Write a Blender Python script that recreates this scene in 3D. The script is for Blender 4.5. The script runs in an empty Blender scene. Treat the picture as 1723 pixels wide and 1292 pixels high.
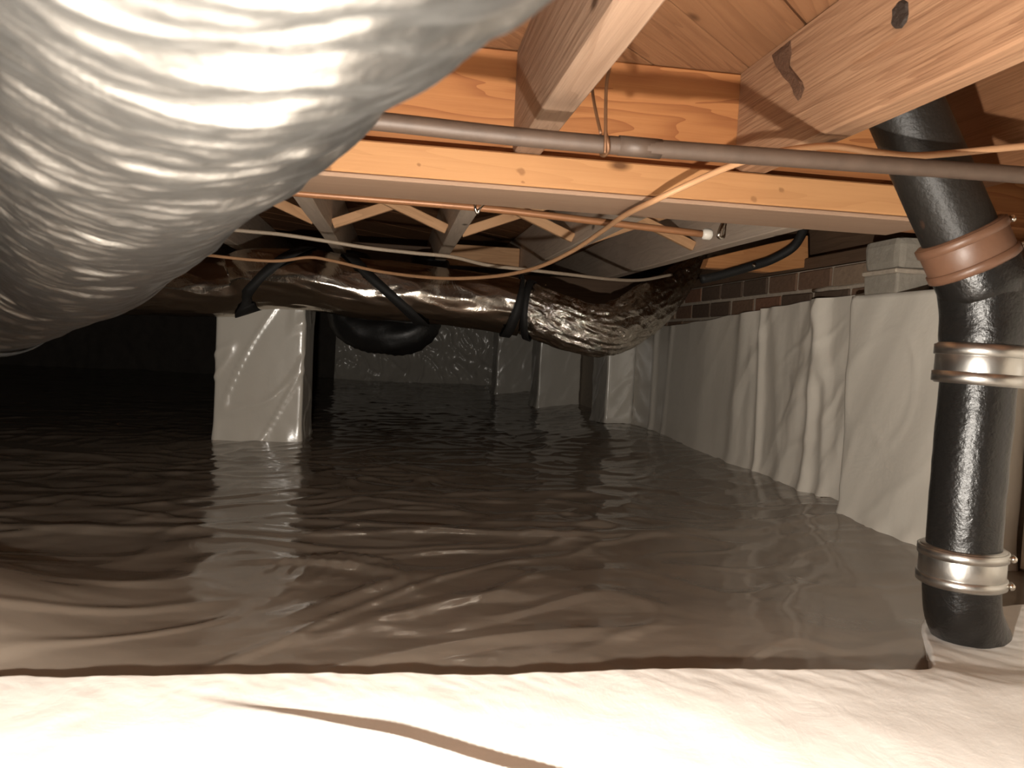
import bpy, bmesh, math, random
from mathutils import Vector, Matrix, noise
random.seed(7)
C = bpy.context.scene.collection
scene = bpy.context.scene

# ------------------------------------------------------------------ camera
F, CX, CY = 1350.0, 861.5, 646.0
EYE = Vector((0, 0, 0.47))                 # lens is 0.47 m above the crawl-space floor
yc = Vector(((665 - CX) / F, -(566 - CY) / F, -1)).normalized()
zc = Vector((1, -0.05, 0)).cross(yc).normalized()
if zc.y < 0: zc = -zc
xc = yc.cross(zc)
R = Matrix((xc, yc, zc))                   # camera space -> world
cam = bpy.data.cameras.new('camera'); cam.sensor_fit = 'HORIZONTAL'
cam.sensor_width = 36.0; cam.lens = F / 1723 * 36.0
cam.clip_start = 0.01; cam.clip_end = 60
cam.dof.use_dof = True; cam.dof.focus_distance = 2.3; cam.dof.aperture_fstop = 13
co = bpy.data.objects.new('camera', cam); C.objects.link(co)
co.matrix_world = Matrix.Translation(EYE) @ R.to_4x4()
scene.camera = co

# ------------------------------------------------------------------ world, light, exposure
w = bpy.data.worlds.new('world'); scene.world = w; w.use_nodes = True
w.node_tree.nodes['Background'].inputs[0].default_value = (0.02, 0.018, 0.015, 1)
w.node_tree.nodes['Background'].inputs[1].default_value = 0.1
li = bpy.data.lights.new('flash', 'POINT'); li.energy = 100; li.shadow_soft_size = 0.013
li.color = (1.0, 0.925, 0.83)
lo = bpy.data.objects.new('flash', li); C.objects.link(lo); lo.location = (-0.06, 0.16, 0.257)
vs = scene.view_settings
vs.view_transform = 'Standard'; vs.look = 'None'; vs.gamma = 1; vs.exposure = 0; vs.use_curve_mapping = False

def ray(px, py): return R @ Vector(((px - CX) / F, -(py - CY) / F, -1))
def atY(px, py, y): r = ray(px, py); return EYE + r * (y / r.y)
def atX(px, py, x): r = ray(px, py); return EYE + r * (x / r.x)

# ------------------------------------------------------------------ materials
class N:
    def __init__(s, name):
        s.m = bpy.data.materials.new(name); s.m.use_nodes = True
        s.t = s.m.node_tree; s.b = s.t.nodes['Principled BSDF']
    def n(s, typ, **kw):
        nd = s.t.nodes.new(typ)
        for k, v in kw.items():
            if k.startswith('i_'):
                key = k[2:]; key = int(key) if key.isdigit() else key.replace('_', ' ')
                if hasattr(v, 'is_output'): s.t.links.new(v, nd.inputs[key])
                else: nd.inputs[key].default_value = v
            else: setattr(nd, k, v)
        return nd
    def link(s, a, b): s.t.links.new(a, b)
    def ramp(s, fac, stops):
        r = s.n('ShaderNodeValToRGB', i_Fac=fac); e = r.color_ramp.elements
        while len(e) < len(stops): e.new(0.5)
        for el, (p, c) in zip(e, stops): el.position = p; el.color = (*c, 1)
        return r.outputs[0]
    def mix(s, fac, a, b, mode='MIX'):
        m = s.n('ShaderNodeMix', data_type='RGBA', blend_type=mode)
        for k, v in ((0, fac), (6, a), (7, b)):
            if hasattr(v, 'is_output'): s.link(v, m.inputs[k])
            else: m.inputs[k].default_value = v if k == 0 else (*v, 1)
        return m.outputs[2]
    def math(s, op, a, b=0.0, c=None):
        m = s.n('ShaderNodeMath', operation=op, i_0=a, i_1=b)
        return m.outputs[0]
    def coords(s, scale, rand=True, kind='Object'):
        tc = s.n('ShaderNodeTexCoord').outputs[kind]
        if rand:
            oi = s.n('ShaderNodeObjectInfo').outputs['Random']
            off = s.n('ShaderNodeCombineXYZ', i_0=s.math('MULTIPLY', oi, 31.0), i_1=s.math('MULTIPLY', oi, 7.3), i_2=s.math('MULTIPLY', oi, 3.1)).outputs[0]
            tc = s.n('ShaderNodeVectorMath', operation='ADD', i_0=tc, i_1=off).outputs[0]
        return s.n('ShaderNodeMapping', i_Vector=tc, i_Scale=scale).outputs[0]
    def noise(s, vec, scale, detail=4, rough=0.55, dist=0.0):
        return s.n('ShaderNodeTexNoise', i_Vector=vec, i_Scale=scale, i_Detail=detail, i_Roughness=rough, i_Distortion=dist).outputs[0]
    def bump(s, h, strength, dist=0.01):
        b = s.n('ShaderNodeBump', i_Height=h, i_Strength=strength, i_Distance=dist)
        s.link(b.outputs[0], s.b.inputs['Normal'])
    def set(s, **kw):
        for k, v in kw.items():
            k = k.replace('_', ' ')
            if hasattr(v, 'is_output'): s.link(v, s.b.inputs[k])
            else: s.b.inputs[k].default_value = (*v, 1) if isinstance(v, tuple) and len(v) == 3 else v

def wood(name, light, mid, dark, grain=1.0, bump=0.25, knots=(), ring=0.55, rough=0.62):
    k = N(name)
    big = k.noise(k.coords((0.9, 9, 9)), 1.0, 3, 0.5, 0.6)                       # broad growth bands
    rings = k.math('FRACT', k.math('MULTIPLY', big, 11.0))
    rings = k.math('POWER', rings, 2.2)
    fine = k.noise(k.coords((3 * grain, 90 * grain, 90 * grain)), 1.0, 4, 0.6)
    col = k.ramp(k.noise(k.coords((1.5, 5, 5)), 1.2, 3), [(0.3, mid), (0.7, light)])
    col = k.mix(k.math('MULTIPLY', rings, ring), col, dark)
    col = k.mix(k.math('MULTIPLY', fine, 0.35), col, dark)
    vo = k.n('ShaderNodeTexVoronoi', i_Vector=k.coords((3.0, 7, 7)), i_Scale=1.4, i_Randomness=1.0).outputs['Distance']
    kn = k.ramp(vo, [(0.04, (1, 1, 1)), (0.11, (0, 0, 0))])
    col = k.mix(kn, col, tuple(c * 0.4 for c in dark))
    hgt = fine
    for (p, rad, dk) in knots:
        tc = k.n('ShaderNodeTexCoord').outputs['Object']
        wob = k.n('ShaderNodeTexNoise', i_Vector=tc, i_Scale=28.0, i_Detail=3.0).outputs['Color']
        tc2 = k.n('ShaderNodeVectorMath', operation='MULTIPLY_ADD', i_0=wob, i_1=(0.02, 0.02, 0.02), i_2=tc).outputs[0]
        dlt = k.n('ShaderNodeVectorMath', operation='SUBTRACT', i_0=tc2, i_1=(p[0] + .01, p[1] + .01, p[2] + .01)).outputs[0]
        dv = k.n('ShaderNodeVectorMath', operation='DIVIDE', i_0=dlt, i_1=rad).outputs[0]
        ln = k.n('ShaderNodeVectorMath', operation='LENGTH', i_0=dv).outputs[1]
        col = k.mix(k.ramp(ln, [(0.55, (1, 1, 1)), (1.0, (0, 0, 0))]), col, dk)
        hal = k.ramp(ln, [(0.9, (.5, .5, .5)), (2.2, (0, 0, 0))])
        col = k.mix(hal, col, mid)
    k.set(Base_Color=col, Roughness=rough, Specular_IOR_Level=0.25)
    k.bump(hgt, bump, 0.004)
    return k.m

def plastic(name, col, rough, bscale=18, bstr=0.25, dark=0.82, fine=0.35, spec=0.5, stretch=(1, 1, 1)):
    k = N(name)
    v = k.coords(stretch, False)
    n1 = k.noise(v, bscale, 5, 0.6, 1.2)
    n2 = k.noise(v, bscale * 6, 3, 0.5)
    n3 = k.noise(v, 2.3, 3)
    k.set(Base_Color=k.mix(n3, tuple(c * dark for c in col), col), Roughness=rough, Specular_IOR_Level=spec)
    k.bump(k.math('ADD', n1, k.math('MULTIPLY', n2, fine)), bstr, 0.01)
    return k.m

def foil(name, col, rough, bscale, bstr, metal=1.0, stretch=(1, 1, 1)):
    k = N(name)
    v = k.coords(stretch, False)
    vo = k.n('ShaderNodeTexVoronoi', i_Vector=v, i_Scale=bscale, feature='F1').outputs['Distance']
    n1 = k.noise(v, bscale * 0.8, 5, 0.65, 1.5)
    k.set(Base_Color=col, Roughness=rough, Metallic=metal)
    k.bump(k.math('ADD', n1, k.math('MULTIPLY', vo, 0.5)), bstr, 0.01)
    return k.m

def plain(name, col, rough, metal=0.0, var=0.3, scale=30, bstr=0.1, spec=0.5, spots=None):
    k = N(name)
    v = k.coords((1, 1, 1), False)
    n1 = k.noise(v, scale, 5, 0.6)
    c = k.mix(k.math('MULTIPLY', n1, var * 2), col, tuple(x * 0.35 for x in col))
    if spots:
        c = k.mix(k.ramp(k.noise(v, spots[1], 3, 0.5), [(spots[2], (0, 0, 0)), (spots[2] + .06, (1, 1, 1))]), c, spots[0])
    k.set(Base_Color=c, Roughness=rough, Metallic=metal, Specular_IOR_Level=spec)
    k.bump(n1, bstr, 0.004)
    return k.m

M = {}
M['joist'] = wood('joist_wood', (.29, .195, .135), (.25, .155, .103), (.13, .07, .04), 1.2, 0.7, ring=.35)
M['girder'] = wood('girder_wood', (.44, .20, .075), (.38, .16, .057), (.17, .05, .016), 1.0, 0.25, ring=.6)
M['ledger'] = wood('ledger_wood', (.52, .28, .125), (.46, .235, .10), (.32, .14, .055), 1.0, 0.2, ring=.25, knots=tuple(((p.x + 1.5075, -.0205, p.z - .767), (rx, .02, rx * .9), (.13, .05, .02)) for p, rx in ((atY(875, 288, 1.379), .008), (atY(706, 275, 1.379), .005), (atY(1315, 318, 1.379), .007), (atY(1270, 336, 1.379), .008), (atY(555, 284, 1.379), .007), (atY(880, 305, 1.379), .004))))
M['pale'] = wood('pale_board_wood', (.40, .27, .185), (.35, .225, .15), (.24, .14, .09), 1.0, 0.25, ring=.2)
M['plank'] = wood('subfloor_wood', (.30, .15, .075), (.25, .12, .055), (.11, .042, .018), 1.0, 0.7, ring=.4)
M['far'] = wood('grey_joist_wood', (.72, .60, .49), (.64, .52, .41), (.38, .28, .20), 1.0, 0.4, ring=.25)
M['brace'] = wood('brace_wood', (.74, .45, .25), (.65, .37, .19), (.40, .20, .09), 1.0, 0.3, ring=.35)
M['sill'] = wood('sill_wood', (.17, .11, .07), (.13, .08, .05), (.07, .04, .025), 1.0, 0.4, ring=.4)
M['orange'] = wood('wedge_wood', (.55, .27, .11), (.48, .22, .08), (.30, .11, .04), 1.0, 0.3, ring=.4)
M['floor'] = plastic('floor_sheet', (.27, .225, .18), 0.11, 8, 0.07, .8, .12, .75, (1.2, 1, 1))
M['ledge'] = plastic('ledge_sheet', (.86, .83, .78), 0.38, 14, 0.12, .95, .3)
M['sheet'] = plastic('wall_sheet', (.80, .74, .645), 0.33, 7, 0.14, .88, .4)
M['sheet2'] = plastic('pilaster_sheet', (.72, .67, .585), 0.34, 7, 0.15, .9, .4)
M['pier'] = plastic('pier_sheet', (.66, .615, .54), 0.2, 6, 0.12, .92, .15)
M['duct'] = foil('silver_jacket', (.29, .282, .268), 0.31, 110, 0.12, 1.0, (1, 1, 1))
M['foil'] = foil('dark_foil_jacket', (.62, .57, .50), 0.15, 12, 0.22, 1.0)
M['crinkle'] = foil('crinkled_foil', (.72, .68, .61), 0.11, 30, 0.9, 1.0)
M['black'] = plain('black_strap', (.010, .009, .008), 0.7, 0, .3, 40, .2)
M['sleeve'] = plain('black_sleeve', (.007, .007, .007), 0.45, 0, .3, 20, .6)
M['pipe'] = plain('dull_pipe', (.10, .066, .047), 0.55, 0.1, .35, 40, .2)
M['copper'] = plain('copper', (.42, .19, .085), 0.42, 0.25, .3, 20, .1)
M['cable'] = plain('tan_cable', (.60, .33, .17), 0.5, 0, .2, 20, .05)
M['cable2'] = plain('cream_cable', (.50, .40, .30), 0.5, 0, .2, 20, .05)
M['wire'] = plain('rusty_wire', (.20, .10, .05), 0.5, 0.6, .3, 90, .2)
M['drain'] = plain('black_drain', (.013, .012, .011), 0.26, 0, .4, 120, .35, .5, ((.16, .05, .02), 7, .66))
M['rubber'] = plain('brown_rubber', (.17, .085, .05), 0.42, 0, .3, 30, .2)
M['steel'] = plain('clamp_steel', (.66, .65, .62), 0.32, 1.0, .2, 60, .1)
M['chrome'] = plain('bright_clip', (.85, .8, .72), 0.15, 1.0, .1, 60, .2)
M['white'] = plain('white_cap', (.75, .7, .62), 0.3, 0, .1, 30, .1)
M['mortar'] = plain('mortar', (.58, .49, .39), 0.9, 0, .4, 60, .6)
M['block'] = plain('grey_block', (.38, .34, .28), 0.9, 0, .3, 60, .6)
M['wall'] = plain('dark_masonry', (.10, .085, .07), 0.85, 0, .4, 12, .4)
M['ground'] = plain('ground_under', (.10, .08, .06), 0.9)
M['drain2'] = plain('dull_black_drain', (.020, .017, .014), 0.45, 0, .4, 120, .3, .35, ((.10, .045, .025), 9, .64))
BR = [plain('brick_' + n, c, 0.85, 0, .45, 45, .7) for n, c in (('brown', (.25, .145, .09)), ('dark', (.14, .09, .06)), ('tan', (.40, .28, .19)), ('red', (.30, .145, .085)))]

# ------------------------------------------------------------------ helpers
def mesh_obj(name, verts, faces, mat, parent=None, smooth=False):
    me = bpy.data.meshes.new(name); me.from_pydata([tuple(v) for v in verts], [], faces); me.update()
    if smooth:
        me.polygons.foreach_set('use_smooth', [True] * len(me.polygons))
    me.materials.append(mat)
    o = bpy.data.objects.new(name, me); C.objects.link(o)
    if parent: o.parent = parent
    return o
def bm_obj(name, bm, mat, parent=None, smooth=False):
    me = bpy.data.meshes.new(name); bm.normal_update(); bm.to_mesh(me); bm.free()
    if smooth: me.polygons.foreach_set('use_smooth', [True] * len(me.polygons))
    me.materials.append(mat)
    o = bpy.data.objects.new(name, me); C.objects.link(o)
    if parent: o.parent = parent
    return o
def tag(o, label, cat, group=None):
    o['label'] = label; o['category'] = cat
    if group: o['group'] = group
    return o
def struct(o, label=None):
    o['kind'] = 'structure'
    if label: o['label'] = label
    return o
def empty(name, loc, label, cat, group=None):
    o = bpy.data.objects.new(name, None); C.objects.link(o); o.location = loc; o.empty_display_size = .05
    return tag(o, label, cat, group)
def put(ch, parent):                        # parent a world-space child under an Empty
    ch.parent = parent
    ch.matrix_parent_inverse = Matrix.Translation(parent.location).inverted()
    return ch
def box_bm(sx, sy, sz, bev=0.0, segs=1):
    bm = bmesh.new(); bmesh.ops.create_cube(bm, size=1)
    for v in bm.verts: v.co = Vector((v.co.x * sx, v.co.y * sy, v.co.z * sz))
    if bev: bmesh.ops.bevel(bm, geom=bm.edges[:], offset=bev, segments=segs, affect='EDGES', profile=.6)
    return bm
def lumber(name, p0, p1, th, hi, mat, up=(0, 0, 1), bev=0.003, parent=None, rag=0.0):
    """board from p0 to p1 (centre line), local X along its length, th thick sideways, hi along up"""
    p0, p1 = Vector(p0), Vector(p1); ax = p1 - p0; L = ax.length; ax.normalize()
    up = Vector(up); side = up.cross(ax).normalized(); up = ax.cross(side)
    bm = box_bm(L, th, hi, bev)
    if rag:
        bmesh.ops.subdivide_edges(bm, edges=[e for e in bm.edges if e.calc_length() > L * .5], cuts=int(L / .08))
        for v in bm.verts:
            n_ = noise.noise_vector(v.co * 2.1 + Vector((p0.x * 9, p0.y * 5, 3)))
            v.co += Vector((0, n_.y, n_.z)) * rag
    o = bm_obj(name, bm, mat)
    o.matrix_world = Matrix.Translation((p0 + p1) / 2) @ Matrix((ax, side, up)).transposed().to_4x4()
    if parent: put(o, parent)
    return o
def catmull(pts, n=10):
    P = [Vector(p) for p in pts]; P = [P[0] * 2 - P[1]] + P + [P[-1] * 2 - P[-2]]; out = []
    for i in range(1, len(P) - 2):
        a, b, c, d = P[i - 1:i + 3]
        for k in range(n):
            t = k / n
            out.append(0.5 * ((2 * b) + (c - a) * t + (2 * a - 5 * b + 4 * c - d) * t * t + (3 * b - a - 3 * c + d) * t ** 3))
    out.append(P[-2].copy()); return out
def frames(path, ref=Vector((0, 0, 1))):
    fr = []; nrm = None
    for i, p in enumerate(path):
        t = (path[min(i + 1, len(path) - 1)] - path[max(i - 1, 0)]).normalized()
        u = ref if nrm is None else nrm
        u = (u - t * u.dot(t))
        if u.length < 1e-4: u = Vector((1, 0, 0)) - t * t.x
        u.normalize(); nrm = u; fr.append((t, u, t.cross(u)))
    return fr
def tube(name, path, rad, mat, seg=16, disp=None, caps=True, parent=None):
    """swept tube; rad is a number or f(i/len); disp(s, phi) -> radial offset in metres"""
    fr = frames(path); V = []; Fc = []; s = 0.0; n = len(path)
    for i, (p, (t, u, v)) in enumerate(zip(path, fr)):
        if i: s += (path[i] - path[i - 1]).length
        r = rad(i / (n - 1)) if callable(rad) else rad
        for k in range(seg):
            a = 2 * math.pi * k / seg
            rr = r + (disp(s, a) if disp else 0)
            V.append(p + u * (math.cos(a) * rr) + v * (math.sin(a) * rr))
    for i in range(n - 1):
        for k in range(seg):
            k2 = (k + 1) % seg
            Fc.append((i * seg + k, i * seg + k2, (i + 1) * seg + k2, (i + 1) * seg + k))
    if caps:
        Fc.append(tuple(range(seg))[::-1]); Fc.append(tuple((n - 1) * seg + k for k in range(seg)))
    o = mesh_obj(name, V, Fc, mat, None, True)
    if parent: put(o, parent)
    return o
def resample(path, step):
    out = [path[0].copy()]; acc = 0
    for a, b in zip(path, path[1:]):
        L = (b - a).length; d = step - acc
        while d <= L:
            out.append(a.lerp(b, d / L)); d += step
        acc = L - (d - step)
    return out
def grid(name, nu, nv, fn, mat, parent=None, flip=False):
    V = [fn(i / (nu - 1), j / (nv - 1)) for j in range(nv) for i in range(nu)]
    Fc = []
    for j in range(nv - 1):
        for i in range(nu - 1):
            a = j * nu + i; q = (a, a + 1, a + nu + 1, a + nu)
            Fc.append(q[::-1] if flip else q)
    return mesh_obj(name, V, Fc, mat, parent, True)
def nz(x, y, z=0.0): return noise.noise(Vector((x, y, z)))
def fb(x, y, z=0.0): return noise.noise(Vector((x, y, z))) + .5 * noise.noise(Vector((2.1 * x, 2.1 * y, z + 5))) + .25 * noise.noise(Vector((4.3 * x, 4.3 * y, z + 9)))
def rdg(x, y, z=0.0): return 1 - abs(noise.noise(Vector((x, y, z)))) * 2     # sharp creases
def g(x, c, wd): return math.exp(-((x - c) / wd) ** 2)
def sst(a, b, x):
    t = min(1, max(0, (x - a) / (b - a))); return t * t * (3 - 2 * t)

JB, JT = 0.795, 0.98           # underside and top of the floor joists
GB = 0.739                     # underside of the near girder
WX = 1.33                      # face of the right foundation wall

# ------------------------------------------------------------------ floor: polythene ground sheet
THREADS = [(-.20 + .026 * k, 1.72 - .012 * abs(k - 4), -.05 + .012 * k + random.uniform(-.03, .03), -.16 - random.uniform(0, .12)) for k in range(9)]
def floor_h(x, y):
    h = 0.008 * fb(x * .9, y * .8, 1.0) + 0.0042 * fb(x * 2.2, y * 3.4, 4.0)
    near = 1 - sst(2.2, 4.5, y)
    w1 = .5 * nz(x * 1.5, y * 1.5, 2); w2 = .5 * nz(x * 1.5, y * 1.5, 8)
    h += (0.0028 + .0012 * near) * max(0, rdg(x * 2.0 + w1, y * 4.0 + w2, 7.0) - .6) * 2.2
    h += 0.0046 * max(0, rdg(x * 3.6 + 1.5 * y + w2 * 2, y * 5.0 - 1.2 * x + w1 * 2, 3.0) - .68) * 2.6 * sst(1.75, 2.1, y)
    h += 0.0036 * max(0, rdg(x * 4.0 - 2.2 * y + w1, y * 4.2 + w2 * 2, 13.0) - .7) * 2.6
    h += 0.0011 * fb(x * 8, y * 9, 2.0) * (.35 + .65 * near)
    h += 0.036 * (1 - sst(.95, 1.75, y)) * (1 - .6 * sst(.6, .9, x))            # bank against the ledge
    h += 0.045 * sst(.85, 1.33, x) * (0.6 + .4 * sst(1.6, 2.2, y))              # sheet rides up to the wall
    h += 0.055 * g(x, 1.00, .24) * g(y, 3.75, .5)
    h += (.006 * g(x - y * .35, .62, .05) + .005 * g(x - y * .30, .52, .04) + .006 * g(x - y * .38, .78, .05)) * sst(.5, .8, x) * (1 - sst(2.0, 2.4, y))   # folds pulling towards the drain
    h += 0.008 * g(y - .05 * nz(x * 3, 0), 1.93 + .04 * x, .030) * (0.6 + .4 * nz(x * 2.3, 3))    # long fold across the floor
    h += 0.085 * g(x, -.70, .20) * g(y, 1.20, .30) * sst(.96, 1.14, y) + .03 * g(x, -1.05, .25) * g(y, 1.75, .3)   # heap at the left
    if -.35 < x < .15 and 1.3 < y < 1.85:                                       # pinched crinkles
        for (ax_, ay_, dx_, dy_) in THREADS:
            t = max(0, min(1, ((x - ax_) * dx_ + (y - ay_) * dy_) / (dx_ * dx_ + dy_ * dy_)))
            d2 = (x - ax_ - t * dx_) ** 2 + (y - ay_ - t * dy_) ** 2
            h += .0040 * math.exp(-d2 / .000055) * (1 - .6 * t)
    return h
def floor_pt(u, v):
    y = 0.93 + (9.2 - 0.93) * (v ** 2.4)
    x = -4.2 + 5.7 * (1 - (1 - u) ** 1.9) if u < 1 else 1.5
    return (x, y, floor_h(x, y))
struct(grid('floor', 560, 560, floor_pt, M['floor']), 'wrinkled glossy polythene ground sheet over the crawl space floor')

# ------------------------------------------------------------------ near ledge under a white sheet
def ledge_edge(x): return .975 + .012 * nz(x * 4, 2) + .004 * nz(x * 23, 5) + .30 * sst(.72, .98, x)
def ledge_h(x, y):
    z = .056 - .10 * (.98 - y) + .006 * fb(x * 2.2, y * 2.5, 11) * (1 - .7 * sst(.8, 1, y)) + .0016 * fb(x * 9, y * 9, 3)
    z += -.12 * max(0, y - .98) - .026 * g(x, .93, .2) * sst(.9, 1.05, y)
    z += .0012 * fb((x + y) * 26, (x - y) * 7, 8) * sst(.85, .97, y)
    a, b = Vector((-.215, .945)), Vector((.20, .73)); d = (b - a); L = d.length; d /= L
    q = Vector((x, y)) - a; t = q.dot(d); s = q.x * -d.y + q.y * d.x                 # s > 0: far side of the fold
    am = .027 * sst(-.02, .34, t)
    z += am * (g(s, -.016, .030) if s < -.016 else g(s, -.016, .012)) + .3 * am * g(s, -.075, .03)
    return z
def ledge_pt(u, v):
    x = -1.25 + 2.62 * u; e = ledge_edge(x)
    if v < .86:
        y = .12 + (e - .12) * (1 - (1 - v / .86) ** 1.6); return (x, y, ledge_h(x, y))
    t = (v - .86) / .14; a = t * 1.45
    zb = ledge_h(x, e)
    if t <= .5:
        a = t / .5 * math.pi / 2
        return (x, e + .012 * math.sin(a), zb - .012 * (1 - math.cos(a)))
    k = (t - .5) / .5
    return (x, e + .012 + .015 * k, zb - .012 - (zb + .04) * k)
tag(grid("sheeted_ledge", 560, 240, ledge_pt, M['ledge']), 'bright white plastic sheet over the ledge closest to the viewer', 'ledge')

# ------------------------------------------------------------------ walls
def slab(name, x0, x1, y0, y1, z0, z1, mat, label):
    o = bm_obj(name, box_bm(x1 - x0, y1 - y0, z1 - z0), mat); o.location = ((x0 + x1) / 2, (y0 + y1) / 2, (z0 + z1) / 2)
    return struct(o, label)
wr = slab('wall_right', WX + .0055, WX + .22, -.8, 9.3, -.2, .755, M['mortar'], 'brick foundation wall showing two dark courses above its plastic sheet')
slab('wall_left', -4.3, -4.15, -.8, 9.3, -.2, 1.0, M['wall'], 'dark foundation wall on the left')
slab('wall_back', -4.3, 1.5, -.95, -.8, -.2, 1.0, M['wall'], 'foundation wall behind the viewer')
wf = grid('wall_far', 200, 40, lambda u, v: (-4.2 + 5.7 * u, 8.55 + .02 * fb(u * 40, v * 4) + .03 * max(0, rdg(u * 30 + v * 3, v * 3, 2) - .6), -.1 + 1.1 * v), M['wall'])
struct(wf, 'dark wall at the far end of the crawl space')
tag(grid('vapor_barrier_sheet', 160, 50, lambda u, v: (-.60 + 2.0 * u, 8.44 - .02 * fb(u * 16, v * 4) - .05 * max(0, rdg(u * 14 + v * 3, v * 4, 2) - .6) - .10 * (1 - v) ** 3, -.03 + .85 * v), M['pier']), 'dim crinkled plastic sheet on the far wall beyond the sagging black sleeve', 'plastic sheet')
bl, bh = .205, .060
bmesh_ = None
for row in range(3):
    zc_ = .755 - .033 - row * .0715
    y = 1.05 + (.108 if row % 2 else 0)
    i = 0
    while y < 4.5:
        rr = random.Random(row * 100 + i)
        bm = box_bm(.10, bl - .006 + rr.uniform(-.004, .004), bh, .004)
        for v in bm.verts: v.co += noise.noise_vector(v.co * 30 + Vector((i, row, 0))) * .0015
        b = bm_obj('brick', bm, BR[rr.choice([0, 0, 1, 1, 3, 2])])
        b.location = (WX + .05 + rr.uniform(-.004, .003), y + bl / 2, zc_)
        loc = b.location.copy(); b.parent = wr; b.matrix_parent_inverse = Matrix.Translation(wr.location).inverted()
        y += bl + .010; i += 1
# smeared mortar bead standing proud of the joint
pth = [Vector((WX + .006 + .003 * nz(k, 1), 1.95 + k * .05, .755 - .0688 + .004 * nz(k * .7, 4))) for k in range(11)]
o = tube('mortar_bead', pth, lambda t: .007 + .003 * nz(t * 9, 2), M['mortar'], 8); put(o, wr)

# ------------------------------------------------------------------ ceiling: diagonal subfloor planks
ceil = slab('ceiling', -4.3, 1.55, -.9, 9.3, JT + .025, JT + .05, M['plank'], 'diagonal wooden subfloor boards seen from below')
c0, dc = -.785, .2015
k = -60
for k in range(-52, 18):
    c = c0 + dc * (k + .5)                       # board axis: x - y = c
    lo_ = max(-4.3, -.9 + c); hi_ = min(1.55, 9.3 + c)      # in x
    if hi_ - lo_ < .3: continue
    dz = random.uniform(-.0012, .0012)
    p = lumber('plank', (lo_, lo_ - c, JT + .0125 + dz), (hi_, hi_ - c, JT + .0125 + dz), dc / math.sqrt(2) - .0028, .024, M['plank'], bev=.0012)
    p.parent = ceil; p.matrix_parent_inverse = Matrix.Translation(ceil.location).inverted()

# ------------------------------------------------------------------ near joists
knot_j = wood('knotty_joist_wood', (.37, .22, .13), (.33, .185, .105), (.14, .06, .03), 1.2, 0.9, ring=.4,
              knots=tuple(((p.y - .335, .0235, p.z - .8875), rad, dk) for p, rad, dk in (
                  (atX(1514, 28, .602), (.020, .02, .018), (.03, .02, .015)), (atX(1308, 105, .602), (.020, .02, .022), (.13, .06, .03)),
                  (atX(1338, 150, .602), (.016, .02, .018), (.19, .10, .055)), (atX(1480, 80, .602), (.075, .02, .006), (.21, .10, .05)))))
def joist(x0, ya, yb, label, mat, group=None, wd=.047):
    o = lumber('floor_joist', (x0 + wd / 2, ya, (JB + JT) / 2), (x0 + wd / 2, yb, (JB + JT) / 2), wd, JT - JB, mat, rag=.0022, bev=.003)
    return tag(o, label, 'joist', group)
joist(.190, -.75, 1.42, 'pale wooden floor joist meeting the orange girder beside the big silver duct', M['joist'], 'floor joists')
joist(.602, -.75, 1.42, 'knotty wooden floor joist with a bark patch, upper right', knot_j, 'floor joists')
kj = bpy.data.objects['floor_joist.001']
def face_patch(name, pts, x, mat, depth=.004):
    a = [atX(px, py, x) for px, py in pts]; ce = sum(a, Vector()) / len(a); n = len(a)
    V = [p + Vector((.002, 0, 0)) for p in a] + [ce + (p - ce) * .75 - Vector((depth * (.6 + .4 * math.sin(i * 2.3)), 0, 0)) for i, p in enumerate(a)] + [ce - Vector((depth * .3, 0, 0))]
    Fc = [(i, (i + 1) % n, n + (i + 1) % n, n + i) for i in range(n)] + [(n + i, n + (i + 1) % n, 2 * n) for i in range(n)]
    bm = bmesh.new(); vv = [bm.verts.new(v) for v in V]
    for f_ in Fc: bm.faces.new([vv[i] for i in f_])
    bmesh.ops.recalc_face_normals(bm, faces=bm.faces[:])
    o = bm_obj(name, bm, mat); o.parent = kj; o.matrix_parent_inverse = kj.matrix_world.inverted(); return o
M['bark'] = plain('bark', (.15, .07, .035), .8, 0, .5, 160, 1.0)
M['knot'] = plain('dark_knot', (.035, .022, .015), .7, 0, .5, 150, .8)
bpy.context.view_layer.update()
bp = face_patch('bark_patch', [(1296, 92), (1312, 78), (1329, 62), (1331, 88), (1327, 108), (1338, 122), (1352, 140), (1356, 152), (1351, 166), (1343, 173), (1336, 160), (1330, 144), (1316, 130), (1303, 112)], .6012, M['bark'])
bp['label'] = 'ragged brown bark patch'
kp = face_patch('knot', [(1500, 30), (1501, 14), (1508, 2), (1520, -4), (1529, 2), (1530, 20), (1526, 38), (1517, 50), (1506, 51), (1499, 44)], .6012, M['knot'], .003)
kp['label'] = 'large dark knot'
joist(1.012, -.75, 1.42, 'wooden floor joist behind the top of the black drain pipe', M['plank'], 'floor joists')
for x in (-.22, -.63, -1.04):
    joist(x, -.75, 1.42, 'wooden floor joist above the big silver duct', M['joist'], 'floor joists')

# ------------------------------------------------------------------ near girder with ledger strip
gt = empty('support_girder', (-1.2, 1.48, GB), 'orange timber girder with a ledger strip carrying the floor joists', 'girder')
lumber('beam', (-4.1, 1.4875, (GB + JT) / 2), (WX - .01, 1.4875, (GB + JT) / 2), .135, JT - GB, M['girder'], parent=gt, bev=.003)
lumber('ledger_strip', (-4.0, 1.3995, (GB + JB) / 2), (.985, 1.3995, (GB + JB) / 2), .041, JB - GB - .001, M['ledger'], parent=gt, bev=.003)

lumber('nailing_board', (-4.0, 1.467, GB - .0045), (1.0, 1.467, GB - .0045), .176, .008, M['pale'], parent=gt, bev=.002)

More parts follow.
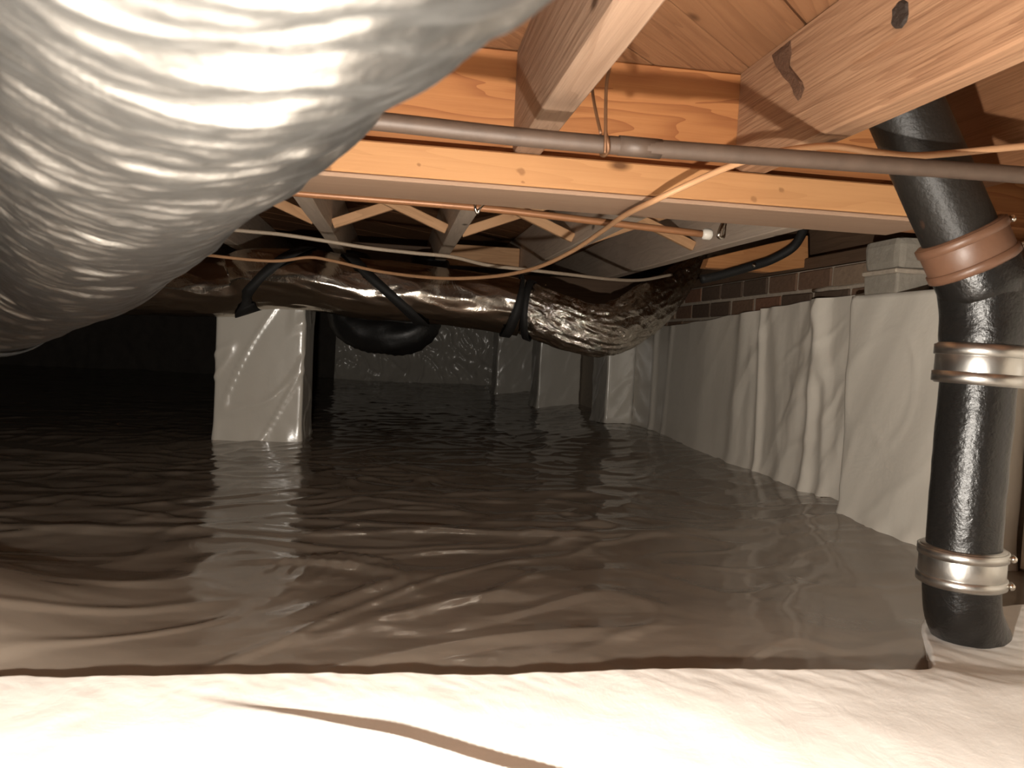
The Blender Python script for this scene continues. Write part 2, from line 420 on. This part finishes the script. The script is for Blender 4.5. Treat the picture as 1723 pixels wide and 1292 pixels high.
# ------------------------------------------------------------------ far joists, second girder, bracing
FJ = [.150 + .41 * k for k in range(-7, 3)]
names = {.150: 'grey far floor joist ending above the middle of the foil duct', -.26: 'far floor joist above the sheeted pier',
         .56: 'far floor joist behind the dip of the tan cable', .97: 'far floor joist closest to the brick wall'}
for x in FJ:
    lab = names.get(round(x, 3), 'far floor joist in the dark beyond the big silver duct')
    joist(x, 1.558, 8.5, lab, M['far'], 'far floor joists', .046)
tag(lumber('support_girder', (-4.1, 3.84, .6825), (1.285, 3.84, .6825), .11, JB - .57 - .001, M['sill'], bev=.004), 'dark far girder behind the foil duct, resting on the sheeted pier', 'girder')
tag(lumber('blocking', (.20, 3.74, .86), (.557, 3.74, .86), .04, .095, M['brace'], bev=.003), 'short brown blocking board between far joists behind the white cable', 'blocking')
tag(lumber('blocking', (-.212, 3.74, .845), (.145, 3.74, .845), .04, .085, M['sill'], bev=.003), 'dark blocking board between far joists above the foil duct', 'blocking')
bays = [(FJ[i] + .046, FJ[i + 1]) for i in range(len(FJ) - 1)]
place = {(-.214, .150): 'in the bay above the sheeted pier', (.196, .56): 'in the bay behind the tan cable', (.606, .97): 'in the bay beside the brick wall', (-.624, -.26): 'in the bay beside the big silver duct'}
for (a, b) in bays:
    pl = place.get((round(a, 3), round(b, 3)))
    if not pl: continue
    for s, yy, what in ((1, 2.57, 'falling'), (-1, 2.63, 'rising')):
        z0, z1 = (JT - .02, JB + .022) if s == 1 else (JB + .022, JT - .02)
        tag(lumber('cross_brace', (a + .003, yy, z0), (b - .003, yy, z1), .020, .031, M['brace'], up=(0, 0, 1), bev=.002),
            f'thin wooden cross brace {what} to the right {pl}', 'brace', 'cross braces between far joists')

# sill and rim along the right wall
tag(lumber('sill_plate', (WX + .07, -.7, .778), (WX + .07, 8.6, .778), .13, .038, M['sill'], bev=.003), 'dark wooden sill plate lying on top of the brick wall', 'sill')
tag(lumber('rim_joist', (WX + .09, -.7, (.798 + JT) / 2), (WX + .09, 8.6, (.798 + JT) / 2), .045, JT - .799, M['sill'], bev=.003), 'dark rim joist standing on the sill plate along the right wall', 'joist')
# wedge board
def prism(name, pts, y0, y1, mat):
    a = [atY(px, py, y0) for px, py in pts]; d = Vector((0, y1 - y0, 0)); n = len(a)
    V = a + [p + d for p in a]
    Fc = [tuple(range(n)), tuple(range(2 * n - 1, n - 1, -1))] + [(i, i + n, (i + 1) % n + n, (i + 1) % n) for i in range(n)]
    ce = sum(V, Vector()) / len(V)
    bm = bmesh.new(); vv = [bm.verts.new(v - ce) for v in V]
    for f_ in Fc: bm.faces.new([vv[i] for i in f_])
    bmesh.ops.recalc_face_normals(bm, faces=bm.faces[:]); bmesh.ops.bevel(bm, geom=bm.edges[:], offset=.002, segments=1, affect='EDGES')
    o = bm_obj(name, bm, mat); o.location = ce; return o
tag(prism('wedge_board', [(1187, 450), (1193, 434), (1290, 411), (1360, 396), (1361, 449), (1297, 458)], 2.52, 2.57, M['orange']), 'orange wedge-shaped board above the brick wall with a black hose across it', 'board')
hp = catmull([atY(1358, 362, 2.36), atY(1350, 390, 2.40), atY(1334, 416, 2.44), atY(1300, 436, 2.47), atY(1268, 447, 2.48), atY(1215, 462, 2.49), atY(1180, 470, 2.49)], 8)
hs = empty('black_hose', hp[-1], 'bent black hose crossing the orange wedge board', 'hose')
tube('hose', hp, .0145, M['black'], 12, parent=hs)
tube('hose_screw', [atY(1268, 447, 2.462), atY(1269, 446, 2.45)], .006, M['chrome'], 8, parent=hs)

# ------------------------------------------------------------------ wall sheets
def wsheet(u, v):
    y = 2.065 + (4.285 - 2.065) * u
    top = .66 - .072 * sst(2.0, 3.9, y) + .006 * nz(y * 6, 1)
    z = -.02 + (top + .02) * v
    x = WX - .012 - .007 * (1 - .5 * sst(2.85, 3.1, y)) * fb(y * 1.6, z * 1.2, 3)
    fold = lambda yc_, wd, am, lean=0: am * g(y + lean * (z - .3), yc_, wd)
    x -= .55 * (fold(2.94, .05, .030, .10) * (0.4 + .6 * v) + fold(2.74, .022, .030, -.03) + fold(2.80, .03, -.012))
    x -= .5 * (fold(2.36, .03, .034, .06) + fold(2.28, .03, .022, -.30 * v) + fold(2.47, .05, .020, .28) + fold(3.95, .035, .03) + fold(3.75, .03, .012, .1))
    x -= .45 * (fold(2.17, .035, .016, .35) + fold(2.60, .05, .012, -.2) + fold(3.3, .12, .012, .15))
    x -= (.006 * max(0, rdg(y * 3.3 + z * 2.0, z * 1.4, 9) - .62) * 2.2 + .003 * fb(y * 9, z * 4, 6)) * (1 - .75 * sst(2.85, 3.05, y))
    x -= .010 * max(0, rdg((y - 2.4) * 5 + z * 5, z * 4 - y * 2, 21) - .7) * 3 * g(y, 2.36, .16) * g(z, .38, .2)
    x -= .03 * (1 - sst(0, .10, z)) * (0.5 + .5 * nz(y * 5, 2))
    return (min(x, WX - .004), y, z)
tag(grid('vapor_barrier_sheet', 420, 90, wsheet, M['sheet'], flip=True), 'grey plastic sheet hanging in folds on the right brick wall', 'plastic sheet')

def nsheet(u, v):
    y = .25 + 1.24 * u; z = .05 + (.595 + .006 * nz(y * 7, 2)) * v
    return (WX - .010 - .008 * abs(fb(y * 2.2, z * 1.2, 31)) - .012 * max(0, rdg(y * 3.0 + z, z * 1.3, 17) - .6) * 2, y, z)
tag(grid('vapor_barrier_sheet', 120, 60, nsheet, M['sheet'], flip=True), 'pale plastic sheet on the wall directly behind the black drain pipe, right edge', 'plastic sheet')

def wrapped_box(name, x0, x1, y0, y1, z1, mat, amp=.006, crease=.012, n=46, seed=0, hz=-.04, flare=.012):
    """sheet-wrapped masonry block, open at the floor: rounded rectangle swept up with creases"""
    V = []; Fc = []; per = []
    rc = .012; seg = []
    for (cx_, cy_, a0) in ((x0 + rc, y0 + rc, 180), (x1 - rc, y0 + rc, 270), (x1 - rc, y1 - rc, 0), (x0 + rc, y1 - rc, 90)):
        for q in range(4):
            a = math.radians(a0 + q * 30); seg.append(Vector((cx_ + rc * math.cos(a), cy_ + rc * math.sin(a), 0)))
    m = len(seg)
    for i in range(m):
        a, b = seg[i], seg[(i + 1) % m]; L = (b - a).length; kk = max(1, int(L / .012))
        for q in range(kk): per.append(a.lerp(b, q / kk))
    P = len(per); ce = Vector(((x0 + x1) / 2, (y0 + y1) / 2, 0))
    for j in range(n):
        v = j / (n - 1); z = hz + (z1 - hz) * v
        for i, p in enumerate(per):
            t = (per[(i + 1) % P] - per[i - 1]).normalized(); nm = Vector((t.y, -t.x, 0))
            s = p.x * 3 + p.y * 3
            d = amp * fb(p.x * 5 + seed, z * 3 + p.y * 5, seed) + crease * max(0, rdg(p.x * 8 + seed - z * 4.5, p.y * 5 + z * 2.2, seed + 2) - .82) * 2.2
            d += flare * (1 - sst(.0, .09, z)) * (1 + nz(s * 5, seed))
            q = p + nm * d; V.append((q.x, q.y, z + (.004 * nz(p.x * 12, seed) if v > .9 else 0)))
    for j in range(n - 1):
        for i in range(P):
            i2 = (i + 1) % P; Fc.append((j * P + i, j * P + i2, (j + 1) * P + i2, (j + 1) * P + i))
    Fc.append(tuple((n - 1) * P + i for i in range(P)))
    o = mesh_obj(name, V, Fc, mat, None, True)
    return o
pil = empty('wrapped_pilaster', (1.29, 1.8, 0), 'pale sheeted pilaster topped by grey blocks beside the black drain pipe', 'pilaster')
put(wrapped_box('plastic_wrap', 1.235, 1.327, 1.50, 2.055, .64, M['sheet2'], .007, .006, 60, 3.3), pil)
def block(x0, x1, y0, y1, z0, z1, ch):
    bm = box_bm(x1 - x0, y1 - y0, z1 - z0, ch, 2)
    for v in bm.verts: v.co += noise.noise_vector(v.co * 25) * .003
    o = bm_obj('block', bm, M['block']); o.location = ((x0 + x1) / 2, (y0 + y1) / 2, (z0 + z1) / 2); put(o, pil); return o
block(1.235, 1.328, 1.86, 2.005, .635, .695, .006)
block(1.232, 1.328, 1.855, 2.01, .702, .785, .02)
o = bm_obj('mortar_joint', box_bm(.10, .15, .012, .003), M['mortar']); o.location = (1.277, 1.93, .698); put(o, pil)
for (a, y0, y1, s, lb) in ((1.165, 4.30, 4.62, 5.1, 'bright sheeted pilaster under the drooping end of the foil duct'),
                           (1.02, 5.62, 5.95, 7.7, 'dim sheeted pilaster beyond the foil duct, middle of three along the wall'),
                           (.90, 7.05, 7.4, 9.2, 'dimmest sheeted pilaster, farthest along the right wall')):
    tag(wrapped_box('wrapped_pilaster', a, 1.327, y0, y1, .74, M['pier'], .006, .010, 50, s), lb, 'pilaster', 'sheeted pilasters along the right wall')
tag(wrapped_box('wrapped_pier', -.735, -.375, 3.46, 3.86, .568, M['pier'], .0025, .014, 90, 1.7, -.05, .006), 'square pier wrapped in shiny white plastic standing in the middle distance', 'pier')

# ------------------------------------------------------------------ big silver duct, close to the camera
rD = .13
S = [(1350, -320, .143), (1120, -148, .185), (920, 0, .244), (700, 160, .353), (500, 310, .546), (360, 415, .80), (230, 510, 1.13), (120, 557, 1.26), (0, 597, 1.34), (-140, 630, 1.40), (-330, 655, 1.46)]
Sp = [atY(*s) for s in S]; ax = []
for i, p in enumerate(Sp):
    t = (Sp[min(i + 1, len(Sp) - 1)] - Sp[max(i - 1, 0)]).normalized()
    n_ = t.cross((p - EYE).normalized()).normalized()
    if n_.z < 0: n_ = -n_
    ax.append(p + n_ * rD)
dpath = resample(catmull(ax, 14), .0030)
def ddisp(s, a):
    ca, sa = math.cos(a), math.sin(a)
    wv = .35 * noise.noise(Vector((ca * 2.6, sa * 2.6, s * 7)))
    q = noise.noise(Vector((s * 62 + wv * 4, ca * 1.7, sa * 1.7)))
    q2 = noise.noise(Vector((s * 130 + wv * 6, ca * 3.4, sa * 3.4 + 7)))
    q3 = noise.noise(Vector((s * 34, ca * 9, sa * 9 + 3)))
    return .0042 * q + .0022 * q2 + .0009 * q3 + .005 * noise.noise(Vector((s * 6, ca * 1.2, sa * 1.2)))
fd = empty('flexible_duct', ax[5], 'big wrinkled silver flexible duct close to the viewer, upper left', 'duct')
tube('foil_jacket', dpath, rD, M['duct'], 260, ddisp, True, fd)
i0 = min(range(len(dpath)), key=lambda i: (dpath[i] - ax[8]).length)
fr = frames(dpath)
def band(name, path, fr, ic, r, width, tilt, mat, parent, thick=.003, seg=64, front=Vector((0, -1, 0))):
    """strap wound once round a duct; tilt = shift along the duct between its top and its bottom"""
    step = (path[1] - path[0]).length; V = []; Fc = []
    for k in range(seg):
        a = 2 * math.pi * k / seg
        for (ds, dr) in ((-width / 2, 0), (-width / 2, thick), (width / 2, thick), (width / 2, 0)):
            i = ic + (tilt * math.cos(a) + ds) / step; i = max(0, min(len(path) - 2, i)); b = int(i)
            p = path[b].lerp(path[b + 1], i - b); t, u, v = fr[b]
            z_ = Vector((0, 0, 1)); u2 = (z_ - t * z_.dot(t)).normalized(); v2 = t.cross(u2)
            V.append(p + u2 * (math.cos(a) * (r + dr)) + v2 * (math.sin(a) * (r + dr)))
    for k in range(seg):
        k2 = (k + 1) % seg
        for q in range(4): Fc.append((k * 4 + q, k * 4 + (q + 1) % 4, k2 * 4 + (q + 1) % 4, k2 * 4 + q))
    o = mesh_obj(name, V, Fc, mat, None, True); put(o, parent); return o
band('strap', dpath, fr, i0 - 4, rD + .004, .018, .03, M['black'], fd)

# ------------------------------------------------------------------ foil duct across the background
fp = [Vector((-3.9, 3.18, .60)), Vector((-2.4, 3.15, .60))] + [atY(300, 482, 3.14), atY(430, 468, 3.12), atY(520, 470, 3.10), atY(610, 485, 3.10), atY(700, 494, 3.10), atY(800, 505, 3.10), atY(880, 517, 3.10)]
fpath = resample(catmull(fp, 12), .012)
def fdisp(s, a):
    ca, sa = math.cos(a), math.sin(a)
    return .010 * noise.noise(Vector((s * 3.2, ca * 1.3, sa * 1.3))) + .007 * max(0, 1 - 2 * abs(noise.noise(Vector((s * 5 + ca, ca * 2.5, sa * 2.5)))) - .5) + .003 * noise.noise(Vector((s * 14, ca * 5, sa * 5)))
rF = .112
fdt = empty('insulated_duct', fpath[len(fpath) // 2], 'shiny dark foil duct strapped under the far joists, passing above the sheeted pier', 'duct')
tube('foil_jacket', fpath, rF, M['foil'], 96, fdisp, True, fdt)
ffr = frames(fpath)
def near_px(px):
    return min(range(len(fpath)), key=lambda i: abs((fpath[i] - atY(px, 500, fpath[i].y)).x))
band('strap', fpath, ffr, near_px(455), rF + .006, .052, .13, M['black'], fdt)
band('strap', fpath, ffr, near_px(645), rF + .006, .056, -.155, M['black'], fdt)
band('strap', fpath, ffr, near_px(866), rF + .008, .036, .022, M['black'], fdt, .006)
# drooping end section
ep = [atY(872, 515, 3.10), atY(930, 536, 3.06), atY(1000, 556, 3.05), atY(1052, 543, 3.12), atY(1098, 510, 3.24), atY(1135, 478, 3.36), atY(1155, 455, 3.42), atY(1172, 428, 3.46)]
epath = resample(catmull(ep, 14), .006)
def edisp(s, a):
    ca, sa = math.cos(a), math.sin(a)
    cr = max(0, 1 - 2.2 * abs(noise.noise(Vector((s * 9 + ca * 2, ca * 3.2, sa * 3.2 + s * 4)))))
    return .010 * cr + .006 * noise.noise(Vector((s * 16, ca * 5, sa * 5))) - .004
ed = fdt
tube('drooping_end', epath, lambda t: .098 * (1 - .50 * sst(.55, 1, t)), M['crinkle'], 120, edisp, True, ed)
band('strap', epath, frames(epath), 8, .108, .026, -.03, M['black'], ed, .006)
# black sagging sleeve
sp = catmull([Vector((-.20, 3.45, .80)), atY(585, 500, 3.42), atY(592, 545, 3.40), atY(640, 563, 3.36), atY(690, 562, 3.34), atY(712, 535, 3.36), atY(716, 495, 3.40), Vector((.14, 3.45, .80))], 12)
tag(tube('sagging_sleeve', resample(sp, .012), .080, M['sleeve'], 40, lambda s, a: .008 * noise.noise(Vector((s * 14, math.cos(a) * 2, math.sin(a) * 2))) + .002 * math.sin(s * 260)), 'black sleeve sagging below the foil duct beside the sheeted pier', 'duct sleeve')

# ------------------------------------------------------------------ pipes
Yp = 1.03
pa, pb = Vector((-.22, Yp + .005, .740)), Vector((WX - .02, Yp - .03, .736))
wp = empty('water_pipe', pb, 'dull brown-grey pipe running right across below the near joists', 'pipe')
ppath = [Vector((-.26, Yp + .006, .97)), Vector((-.26, Yp + .006, .80)), pa, Vector((-.03, Yp, .736)), Vector((.256, Yp, .732)), Vector((.866, Yp - .015, .737)), pb]
tube('pipe', catmull(ppath, 12), .0117, M['pipe'], 24, parent=wp)
hx = atY(1018, 243, Yp)
tube('pipe_coupling', [Vector((hx.x + .018, Yp, .7325)), Vector((hx.x + .075, Yp, .7325))], .0128, M['pipe'], 24, parent=wp)
loop = [hx + Vector((0.002 * math.sin(a * 2), math.cos(a) * .0137, math.sin(a) * .0137)) for a in [2 * math.pi * k / 24 for k in range(25)]]
tube('hanger_loop', loop, .0028, M['wire'], 8, parent=wp)
tube('hanger_wire', catmull([atY(996, 148, Yp + .03), atY(1001, 180, Yp + .005), atY(1011, 225, Yp - .014)], 8), .0022, M['wire'], 8, parent=wp)
tube('hanger_wire', catmull([atY(1026, 112, Yp + .02), atY(1020, 150, Yp), atY(1019, 225, Yp - .014), atY(1018, 258, Yp - .012)], 8), .0022, M['wire'], 8, parent=wp)

Yk = 1.76
cpp = empty('copper_pipe', atY(1190, 394, Yk), 'thin copper pipe below the orange girder, ending in a white cap', 'pipe')
tube('pipe', catmull([atY(150, 292, Yk), atY(480, 323, Yk), atY(800, 349, Yk), atY(1000, 372, Yk), atY(1185, 394, Yk)], 8), .0082, M['copper'], 20, parent=cpp)
tube('end_cap', [atY(1181, 393, Yk), atY(1184, 393.5, Yk), atY(1195, 394.5, Yk), atY(1198, 395, Yk)], lambda t: .0125 if .2 < t < .8 else .008, M['white'], 16, parent=cpp)
tube('pipe_clip', catmull([atY(801, 328, Yk + .01), atY(799, 345, Yk - .010), atY(803, 359, Yk - .008), atY(808, 350, Yk - .01), atY(822, 340, Yk + .005)], 6), .003, M['chrome'], 8, parent=cpp)
tag(tube('pipe_clip', catmull([atY(1224, 362, Yk), atY(1217, 374, Yk - .01), atY(1211, 388, Yk - .012), atY(1209, 398, Yk - .01), atY(1217, 399, Yk), atY(1219, 384, Yk), atY(1222, 366, Yk)], 6), .0042, M['chrome'], 8), 'shiny metal clip hanging beside the capped copper pipe end', 'clip')

# ------------------------------------------------------------------ cables
def cable(pts, r, mat, label, n=10):
    p = catmull([atY(*q) for q in pts], n)
    return tag(tube('cable', p, r, mat, 10), label, 'cable')
cable([(120, 400, 3.2), (300, 424, 2.9), (355, 430, 2.78), (420, 437, 2.75), (470, 439, 2.74), (520, 433, 2.72), (560, 439, 2.70), (640, 457, 2.62), (740, 468, 2.45), (830, 465, 2.25), (900, 451, 2.05), (960, 424, 1.85), (1010, 391, 1.66), (1050, 363, 1.45), (1100, 338, 1.30), (1170, 305, 1.24), (1225, 281, 1.18), (1270, 266, 1.13), (1330, 252, 1.10), (1400, 246, 1.09), (1465, 255, 1.075), (1530, 262, 1.07), (1600, 258, 1.07), (1680, 250, 1.07), (1790, 240, 1.06), (1860, 232, 1.05), (2080, 215, 1.04), (2200, 204, 1.035)], .0052, M['cable'], 'tan cable sagging below the girder and rising behind the brown-grey pipe')
cable([(250, 370, 2.45), (395, 387, 2.45), (470, 394, 2.45), (545, 405, 2.45), (620, 417, 2.46), (700, 426, 2.48), (760, 432, 2.50), (820, 446, 2.55), (880, 453, 2.6), (960, 462, 2.7), (1030, 470, 2.8), (1080, 471, 2.9), (1130, 462, 3.0)], .0058, M['cable2'], 'thin cream cable running under the far joists to the brick wall')

# ------------------------------------------------------------------ black drain pipe
Yd = 1.15; rP = .0555
A0, A1 = atY(1478, 85, Yd + .02), atY(1622, 410, Yd)
A2, A3 = atY(1652, 520, Yd), atY(1652, 570, Yd)
B0, B1, B2 = atY(1650, 610, Yd), atY(1630, 800, Yd), atY(1619, 955, Yd)
dr = empty('drain_pipe', atY(1620, 1085, Yd), 'black cast drain pipe with metal clamp couplings coming down at the right', 'pipe')
jit = lambda am: (lambda s, a: am * noise.noise(Vector((s * 30, math.cos(a) * 2, math.sin(a) * 2))))
dirU = (A1 - A0).normalized()
tube('upper_pipe', [A0 - dirU * .06 + dirU * ((A1 - A0).length + .09) * k / 8 for k in range(9)], rP, M['drain2'], 40, jit(.0015), parent=dr)
E0 = A1 + dirU * .02
elbow = catmull([E0, E0 + dirU * .05, atY(1650, 470, Yd), atY(1656, 530, Yd), atY(1653, 580, Yd), atY(1650, 620, Yd)], 8)
tube('elbow', elbow, lambda t: rP + .008 * (1 - sst(.75, .9, t)), M['drain'], 44, jit(.001), parent=dr)
tube('lower_pipe', catmull([B0, B1, B2], 10), rP - .001, M['drain'], 40, jit(.0014), parent=dr)
D = [atY(1619, 940, Yd), atY(1617, 985, Yd), atY(1620, 1030, Yd + .005), atY(1640, 1078, Yd + .04), atY(1672, 1112, Yd + .09), atY(1705, 1150, Yd + .14)]
tube('lower_elbow', catmull(D, 8), rP + .001, M['drain'], 44, jit(.001), parent=dr)
def coupling(p, d, ln, r, core, bw, bandmat):
    d = d.normalized()
    def prof(t):
        return r
    c = tube('coupling', [p - d * ln / 2, p - d * (ln / 2 - .003), p, p + d * (ln / 2 - .003), p + d * ln / 2], lambda t: r - .002 if t in (0, 1) else r, core, 48, parent=dr)
    side = d.cross(Vector((0, -1, 0)))
    if side.x < 0: side = -side
    for s in (-1, 1):
        q = p + d * s * (ln / 2 - bw * .62)
        b = tube('band', [q - d * bw / 2, q - d * (bw / 2 - .001), q + d * (bw / 2 - .001), q + d * bw / 2], lambda t: r + (.0005 if t in (0, 1) else .0028), bandmat, 48)
        b.parent = c
        out = (side * .8 + Vector((0, -.6, 0))).normalized()
        sc = q + out * (r + .006); tg = d.cross(out)
        o = tube('clamp_screw', [sc - tg * .011, sc - tg * .004, sc - tg * .0035, sc + tg * .010], lambda t: .0055 if t < .5 else .004, M['chrome'], 10)
        o.parent = c
    c.parent = dr; c.matrix_parent_inverse = Matrix.Translation(dr.location).inverted()
    return c
coupling(A1 + dirU * .012, dirU, .062, rP + .010, M['rubber'], .014, M['rubber'])
coupling(atY(1650, 614, Yd), B0 - B1, .064, rP + .010, M['steel'], .017, M['steel'])
coupling(atY(1618, 950, Yd), B1 - B2, .062, rP + .0075, M['steel'], .015, M['steel'])
